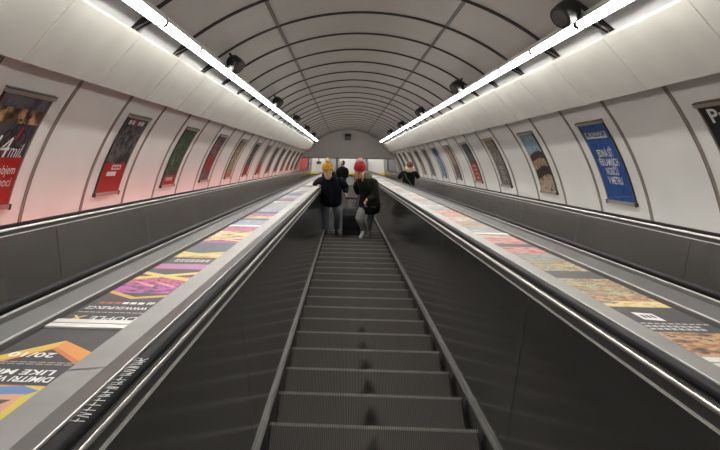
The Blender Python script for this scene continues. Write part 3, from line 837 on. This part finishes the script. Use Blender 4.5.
def shoe(mb, toe_dir, heel, material, sole, T, L_=.26, W=.095):
    d = Vector(toe_dir); d.z = 0; d.normalize(); q = Vector((-d.y, d.x, 0)); h = Vector(heel)
    rows = []
    for t, w, zt in ((-.02, .020, .05), (0, .032, .085), (.05, .037, .105), (.11, .040, .085), (.17, .046, .062), (.22, .042, .048), (.25, .026, .036), (.262, .010, .024)):
        t *= L_/.26; row = []
        for k in range(12):
            a = 2*math.pi*k/12
            zz = zt*.5 + zt*.5*math.sin(a); row.append(T(h + d*t + q*(w*math.cos(a)*(1 if math.sin(a) < .2 else .85)) + Vector((0, 0, max(.012, zz+.008)))))
        rows.append(row)
    mb.grid(rows, material, True, True)
    rows = []
    for t, w in ((-.028, .022), (0, .036), (.06, .040), (.17, .049), (.23, .043), (.27, .014)):
        t *= L_/.26; p = h + d*t
        rows.append([T(p + q*w + Vector((0, 0, 0))), T(p - q*w), T(p - q*w + Vector((0, 0, .022))), T(p + q*w + Vector((0, 0, .022)))])
    mb.grid(rows, sole, True, True)
def rotm(yaw=0, pitch=0, roll=0):
    return (Matrix.Rotation(yaw, 3, 'Z') @ Matrix.Rotation(pitch, 3, 'X') @ Matrix.Rotation(roll, 3, 'Y'))
def beanie(root, c, Mr, T, m_, pom=None, sc_=1.):
    mb = MB(); o = T(Vector(c)); ax = Mr @ Vector((0, 0.12, 1)).normalized()
    mb.lathe([(.094*sc_, .012), (.100*sc_, .02), (.102*sc_, .05), (.098*sc_, .068), (.094*sc_, .07), (.093*sc_, .085), (.086*sc_, .115), (.066*sc_, .14), (.035*sc_, .155), (.005, .16)], o + ax*-.01, ax, m_, 24)
    h = mb.build('knitted_hat', root, smooth=True)
    if pom:
        mb = MB(); cpt = o + ax*.175; rnd_ = random.Random(2)
        mb.ball(cpt, .042, pom, seg=12, rings=8)
        for v in range(len(mb.v)): mb.v[v] = cpt + (mb.v[v]-cpt)*rnd_.uniform(.85, 1.18)
        mb.build('pompom', h, smooth='all')
    return h
def knit(name, c): return mat(name, c, .9, noise=.25, nscale=60, bump=.5)
def cloth(name, c): return mat(name, c, .85, 0, .15, noise=.2, nscale=9, bump=.25)
M_navy = cloth('navy_down', (.006, .008, .014)); M_jean = cloth('grey_denim', (.20, .225, .26)); M_boot = mat('dark_boot', (.02, .02, .022), .6)
M_olive = cloth('olive_parka', (.011, .012, .009)); M_grey = cloth('grey_leggings', (.26, .26, .255)); M_trainer = mat('pale_trainer', (.42, .42, .42), .6)
M_fur = knit('khaki_lining', (.16, .17, .125)); M_hair = mat('fair_hair', (.42, .27, .12), .6, noise=.3, nscale=40); M_dkhair = mat('dark_hair', (.015, .012, .01), .5)
M_must = knit('mustard_knit', (.43, .225, .015)); M_scar = knit('scarlet_knit', (.33, .012, .016)); M_pomy = knit('pale_pom', (.55, .42, .22)); M_pomr = knit('rose_pom', (.62, .30, .28))
def tread(k, x, dy=-.2): q = P(x, S0 + PI_*k, -HN); return q + Vector((0, dy, .001))
def T_of(base, k=1.): return lambda q: base + Vector(q)*k
def rail_pt(x, y):                           # top of the handrail at world y
    s = (y + .452*SA)/CA; return P(x, s, -.461)

# A: yellow hat, navy jacket
KA = .955; bA = tread(20, -.405, .03); TA = T_of(bA, KA)
case_c = tread(20, -.035, -.13); GZ = .86
grip = case_c + Vector((0, -.02, GZ+.01))
root = empty('person', bA, 'person in a mustard bobble hat and navy jacket holding the left handrail', 'person'); A_root = root
hA = (rail_pt(-.621, bA.y - .06) - bA)/KA; hgA = (grip + Vector((-.085, 0, 0)) - bA)/KA
wl, wr = Vector((hA.x, hA.y+.05, hA.z+.03)), hgA + Vector((-.035, .035, .085))
hd = Vector((-.07, -.075, 1.405)); Mr = rotm(.2, -.12)
mb = MB()
body = [[((0, 0, .80), .11), ((0, .01, 1.0), .11), ((0, .0, 1.16), .085), ((-.04, -.01, 1.27), .052), ((-.06, -.04, 1.35), .048)],
        [((0, 0, 1.16), .085), ((-.17, 0, 1.165), .045), ((-.33, .06, 1.06), .036), (tuple(wl), .024)],
        [((0, 0, 1.16), .085), ((.17, 0, 1.165), .045), ((.265, .03, .98), .036), (tuple(wr), .024)],
        [((0, 0, .80), .11), ((-.09, 0, .74), .08), ((-.10, -.02, .42), .05), ((-.10, .02, .08), .032)],
        [((0, 0, .80), .11), ((.09, 0, .74), .08), ((.11, -.02, .42), .05), ((.11, .02, .08), .032)]]
add_chains(mb, body, M_skin, TA)
add_chains(mb, hand_chains(wl, (-.05, -.87, .42), (1, 0, 0), (0, .5, .87), .6, 1.15), M_skin, TA)
add_chains(mb, hand_chains(wr, (.25, -.05, -1), (0, -1, 0), (1, 0, .2), 1.25), M_skin, TA)
head_mesh(mb, TA(hd), Mr)
mb.build('body', root, smooth='all')
mb = MB()
loft(mb, [((0, .01, .655), .175, .135), ((0, .01, .67), .195, .15), ((0, .01, .78), .205, .155), ((0, .0, .93), .195, .15), ((0, 0, 1.08), .20, .145), ((-.01, 0, 1.18), .185, .12), ((-.03, -.01, 1.25), .115, .095), ((-.045, -.03, 1.29), .085, .085)], M_navy, TA)
add_chains(mb, [[((-.10, 0, 1.16), .10), ((-.195, 0, 1.165), .088), ((-.335, .07, 1.05), .066), (tuple(wl + Vector((0, .045, .015))), .042)]], M_navy, TA)
add_chains(mb, [[((.10, 0, 1.16), .10), ((.195, 0, 1.165), .088), ((.275, .03, .975), .072), (tuple(wr + Vector((0, 0, .025))), .046)]], M_navy, TA)
jk = mb.build('jacket', root, smooth='all')
mb = MB(); mb.lathe([(.115, 0), (.135, .02), (.125, .065), (.095, .07), (.08, .03)], TA((-.045, .0, 1.235)), (-.1, -.15, 1), M_navy, 20); mb.build('collar', jk, smooth=True)
mb = MB(); mb.box(-.006, .006, -.162, -.148, .70, 1.12, M_black); mb.v = [TA(v) for v in mb.v]; mb.build('zip', jk)
mb = MB()
add_chains(mb, [[((0, .01, .74), .10), ((-.085, .0, .67), .092), ((-.105, -.02, .42), .078), ((-.10, .02, .10), .068), ((-.10, .02, .055), .07)],
                [((0, .01, .74), .10), ((.085, .0, .67), .092), ((.115, -.02, .42), .078), ((.11, .02, .10), .068), ((.11, .02, .055), .07)]], M_jean, TA)
mb.build('jeans', root, smooth='all')
for x in (-.10, .11):
    mb = MB(); shoe(mb, (x*.8, -1, 0), (x, .06, 0), M_boot, M_black, TA, .25); mb.build('shoe', root, smooth=True)
beanie(root, hd + Vector((0, -.005, .045)), Mr, TA, M_must, M_pomy)

# B: red hat, parka, leaning over the suitcase
KB = .915; bB = tread(19, .21, .05); TB = T_of(bB, KB)
root = empty('person', bB, 'person in a red bobble hat and dark parka stepping up beside the suitcase', 'person')
hg = (grip + Vector((.085, 0, 0)) - bB)/KB
wr2 = Vector((hg.x+.03, hg.y-.04, hg.z+.085)); wl2 = Vector((-.02, -.27, .97))
hd = Vector((-.145, -.02, 1.45)); Mr = rotm(-.6, .08)
mb = MB()
body = [[((.08, .06, .78), .11), ((.06, .05, .98), .11), ((.02, .02, 1.20), .08), ((-.07, .0, 1.31), .05), ((-.11, -.0, 1.38), .046)],
        [((.02, .02, 1.20), .08), ((-.11, .06, 1.19), .045), ((-.20, .14, 1.03), .036), (tuple(wr2), .024)],
        [((.02, .02, 1.20), .08), ((.14, -.05, 1.215), .045), ((.13, -.14, 1.0), .036), (tuple(wl2), .024)],
        [((.08, .06, .78), .11), ((.0, .03, .72), .085), ((-.135, -.11, .46), .055), ((.0, .04, .08), .035)],
        [((.08, .06, .78), .11), ((.13, .10, .70), .085), ((.10, .22, .26), .05), ((.10, .36, -.17), .035)]]
add_chains(mb, body, M_skin, TB)
add_chains(mb, hand_chains(wr2, (-.2, .3, -1), (-.6, -.8, 0), (.1, -.6, .3), 1.2), M_skin, TB)
add_chains(mb, hand_chains(wl2, (-.25, -.15, -1), (-1, .1, 0), (.0, -1, .2), .35), M_skin, TB)
head_mesh(mb, TB(hd), Mr)
mb.build('body', root, smooth='all')
mb = MB()
loft(mb, [((.065, .075, .535), .185, .165), ((.065, .075, .55), .215, .19), ((.075, .07, .68), .21, .185), ((.07, .06, .84), .19, .165), ((.05, .045, 1.0), .19, .155), ((.02, .02, 1.14), .195, .15), ((-.01, .01, 1.23), .175, .13), ((-.06, .0, 1.30), .11, .095), ((-.08, 0, 1.33), .085, .085)], M_olive, TB)
add_chains(mb, [[((-.04, .04, 1.20), .10), ((-.125, .07, 1.21), .088), ((-.205, .14, 1.02), .070), (tuple(wr2 + Vector((0, -.01, .035))), .045)]], M_olive, TB)
add_chains(mb, [[((.06, -.01, 1.22), .10), ((.155, -.05, 1.235), .09), ((.145, -.15, .995), .072), (tuple(wl2 + Vector((.03, .0, .025))), .046)]], M_olive, TB)
pk = mb.build('parka', root, smooth='all')
mb = MB(); mb.lathe([(.085, -.02), (.115, .0), (.125, .035), (.115, .07), (.09, .06), (.075, .02)], TB((-.035, .045, 1.295)), (.1, .3, .95), M_fur, 20); mb.build('hood', pk, smooth=True)
for q in (-.02, .14):
    mb = MB(); mb.box(q-.05, q+.05, -.145, -.115, .72, .74, M_black); mb.v = [TB(v) for v in mb.v]; mb.build('pocket', pk)
mb = MB()
add_chains(mb, [[((.07, .07, .74), .13), ((.0, .03, .68), .105), ((-.135, -.11, .46), .082), ((-.06, -.03, .26), .072), ((.0, .04, .08), .05)],
                [((.07, .07, .74), .13), ((.13, .10, .68), .10), ((.105, .22, .26), .075), ((.10, .36, -.14), .05)]], M_grey, TB)
mb.build('leggings', root, smooth='all')
mb = MB(); shoe(mb, (-.45, -1, 0), (.02, .09, 0), M_trainer, M_white, TB, .25); mb.build('shoe', root, smooth=True)
mb = MB(); shoe(mb, (-.3, -1, 0), (.10, .40, -.25), M_trainer, M_white, TB, .25); mb.build('shoe', root, smooth=True)
mb = MB()
for dx, dy in ((-.045, -.055), (.065, -.035), (-.01, .06)):
    o = Mr @ Vector((dx*1.25, dy, -.01))
    mb.tube([TB(hd + o + Vector((0, 0, .03))), TB(hd + o*1.1 + Vector((0, -.01, -.06))), TB(hd + o*1.15 + Vector((0, -.025, -.14)))], [.022, .026, .012], M_hair, 8)
mb.build('hair', root, smooth='all')
beanie(root, hd + Vector((0, -.005, .045)), Mr, TB, M_scar, M_pomr)

# C: far person in black further down the middle escalator
bC = tread(61, -.29); TC = T_of(bC)
root = empty('person', bC, 'dark-haired person in a black coat further down behind the yellow hat', 'person')
M_bcoat = cloth('black_coat', (.010, .010, .012)); M_btr = cloth('black_trousers', (.014, .014, .016))
def stander(root, T, coat, trousers, hd, yaw, arms, hat=None, f=-1, hem=.7, sc_=1.):
    Mr = rotm(yaw, .1); mb = MB()
    add_chains(mb, [[((0, 0, .88), .11), ((0, 0, 1.1), .11), ((0, 0, 1.25), .08), ((0, 0, 1.41), .05), ((0, .0, 1.48), .046)],
                    [((0, 0, .88), .11), ((-.09, 0, .82), .08), ((-.10, -.01*f, .46), .05), ((-.10, 0, .08), .033)],
                    [((0, 0, .88), .11), ((.09, 0, .82), .08), ((.10, -.01*f, .46), .05), ((.10, 0, .08), .033)]]
                   + [[((0, 0, 1.25), .08), ((sh[0]*.95, sh[1], sh[2]-.03), .045), (el, .036), (wr_, .024)] for sh, el, wr_ in arms], M_skin, T)
    for sh, el, wr_ in arms:
        d = (Vector(wr_)-Vector(el)).normalized()
        add_chains(mb, hand_chains(wr_, d, (0, 0, 1) if abs(d.z) < .7 else (0, f, 0), (math.copysign(1, sh[0]), 0, .3), .9), M_skin, T)
    head_mesh(mb, T(Vector(hd)), Mr); mb.build('body', root, smooth='all')
    mb = MB()
    loft(mb, [((0, 0, hem), .19, .15), ((0, 0, hem+.015), .205, .16), ((0, 0, .9), .195, .15), ((0, 0, 1.08), .19, .145), ((0, 0, 1.22), .205, .145), ((0, 0, 1.31), .185, .12), ((0, 0, 1.38), .11, .09), ((0, 0, 1.42), .08, .08)], coat, T)
    for sh, el, wr_ in arms:
        w2 = Vector(el) + (Vector(wr_)-Vector(el))*.93
        add_chains(mb, [[((sh[0]*.5, 0, sh[2]-.03), .10), ((sh[0]*1.1, sh[1], sh[2]-.02), .088), (el, .07), (tuple(w2), .045)]], coat, T)
    ct = mb.build('coat', root, smooth='all')
    mb = MB()
    add_chains(mb, [[((0, 0, .84), .135), ((-.095, 0, .78), .10), ((-.10, -.01*f, .46), .075), ((-.10, 0, .07), .06)],
                    [((0, 0, .84), .135), ((.095, 0, .78), .10), ((.10, -.01*f, .46), .075), ((.10, 0, .07), .06)]], trousers, T)
    mb.build('trousers', root, smooth='all')
    for x in (-.10, .10):
        mb = MB(); shoe(mb, (x*.5, f, 0), (x, -.06*f, 0), M_boot, M_black, T); mb.build('shoe', root, smooth=True)
    return ct, Mr
hdC = (0, -.02, 1.58)
ctC, MrC = stander(root, TC, M_bcoat, M_btr, hdC, -1.1, [((-.18, 0, 1.30), (-.24, .02, 1.04), (-.2, -.06, .82)), ((.18, 0, 1.30), (.24, .02, 1.04), (.2, -.06, .82))])
mb = MB(); mb.lathe([(.082, -.06), (.088, 0), (.088, .06), (.07, .1), (.035, .13), (.005, .135)], TC(Vector(hdC) + MrC @ Vector((0, .022, .005))), MrC @ Vector((0, .35, 1)), M_dkhair, 20); mb.build('hair', root, smooth=True)

# D: person on the right escalator, back to the camera
sD = 22.0; kD = round((sD-S0)/PI_); bD = tread(kD, 1.81); TD = T_of(bD)
root = empty('person', bD, 'person seen from behind in black coat with a thin strap, on the right escalator', 'person')
hdD = (.0, -.02, 1.54)
ctD, MrD = stander(root, TD, M_bcoat, M_btr, hdD, math.pi, [((-.19, 0, 1.30), (-.30, .06, 1.06), (-.14, .26, 1.14)), ((.19, 0, 1.30), (.31, .06, 1.08), (.14, .26, 1.2))], f=1, hem=.66)
M_hatD = knit('rust_knit', (.14, .065, .035)); M_scarf = knit('pale_scarf', (.62, .46, .38)); M_strap = mat('green_strap', (.06, .13, .07), .6)
beanie(root, Vector(hdD) + Vector((0, 0, .03)), MrD, TD, M_hatD)
mb = MB(); mb.lathe([(.09, -.03), (.135, .0), (.15, .05), (.13, .105), (.10, .11), (.08, .04)], TD((0, 0, 1.39)), (0, 0, 1), M_scarf, 20); mb.build('scarf', root, smooth=True)
mb = MB()
pts = [(-.14, -.10, 1.34), (-.09, -.155, 1.22), (.02, -.165, 1.06), (.12, -.17, .92), (.19, -.12, .82)]
mb.grid([[TD(Vector(p) + Vector((.016, -.004, .010))), TD(Vector(p) - Vector((.016, .004, .010)))] for p in pts], M_strap); mb.build('strap', root, fixn=False)

# suitcase
root = empty('suitcase', case_c, 'black wheeled suitcase with raised handle standing between the two people', 'suitcase')
M_case = mat('black_case_fabric', (.010, .010, .012), .6, noise=.2, nscale=30)
mb = MB(); rows = []
for z, w, d in ((.05, .145, .10), (.06, .16, .115), (.10, .165, .12), (.53, .165, .12), (.57, .16, .112), (.585, .14, .095)):
    rows.append([case_c + Vector((x*w, y*d, z)) for x, y in ((-1, -.85), (-.93, -1), (.93, -1), (1, -.85), (1, .85), (.93, 1), (-.93, 1), (-1, .85))])
mb.grid(rows, M_case, True, True); bdy = mb.build('body', root, smooth=True)
for z0_, z1_ in ((.10, .26), (.30, .52)):
    mb = MB(); mb.box(-.13, .13, -.14, -.115, z0_, z1_, M_case); mb.v = [case_c + v for v in mb.v]; mb.build('pocket', bdy)
for x in (-.09, .09):
    mb = MB(); mb.tube([case_c + Vector((x, -.02, .57)), case_c + Vector((x, -.02, GZ))], .009, M_chrome); mb.build('handle_rod', root, smooth=True)
mb = MB(); mb.tube([case_c + Vector((x, -.02, GZ+.01)) for x in (-.115, -.05, .05, .115)], .016, M_black); mb.build('grip', root, smooth=True)
for x in (-.13, .13):
    for y in (-.08, .08):
        mb = MB(); mb.lathe([(.005, -.014), (.026, -.013), (.028, 0), (.026, .013), (.005, .014)], case_c + Vector((x, y, .028)), (1, 0, 0), M_black, 16); mb.build('wheel', root, smooth=True)

# ------------------------------------------------------------------ light, camera
def area(name, loc, rot, sx, sy, e, c=(1, .97, .92)):
    l = bpy.data.lights.new(name, 'AREA'); l.shape = 'RECTANGLE'; l.size = sx; l.size_y = sy; l.energy = e; l.color = c
    o = bpy.data.objects.new(name, l); col.objects.link(o); o.location = loc; o.rotation_euler = rot
area('hall_lamp', (0, 42.5, 4.1), (0, 0, 0), 6, 6, 150)
w = bpy.data.worlds.new('World'); sc.world = w; w.use_nodes = True
w.node_tree.nodes['Background'].inputs['Color'].default_value = (.30, .29, .28, 1)
w.node_tree.nodes['Background'].inputs['Strength'].default_value = .5

cam = bpy.data.cameras.new('Camera'); cam.lens = 34.0; cam.sensor_width = 36.0; cam.clip_start = .05; cam.clip_end = 200
co = bpy.data.objects.new('Camera', cam); col.objects.link(co); sc.camera = co
Xv = Vector((1, 0, 0)); Av = Vector((0, CA, -SA)); Nv = Vector((0, SA, CA))
RHO, PSI = .02, .055                          # slight roll; the frame is an off-centre crop, so the optical axis points a little left
VPX, VPY, FP = 345.5, 162.5, 680.
dy = -62.5
f = (Av*FP + Xv*(-PSI*FP - RHO*dy) + Nv*(dy - RHO*PSI*FP)).normalized()
rt = Xv + Nv*RHO; rt = (rt - f*rt.dot(f)).normalized(); up = rt.cross(f)
cam.shift_x = (360 - (VPX - PSI*FP))/720
m3 = Matrix((rt, up, -f)).transposed()
co.matrix_world = Matrix.Translation(P(-.165, 0, 0)) @ m3.to_4x4()
sc.view_settings.view_transform = 'Standard'
sc.view_settings.look = 'None'
sc.view_settings.exposure = 1.35
sc.view_settings.gamma = 1
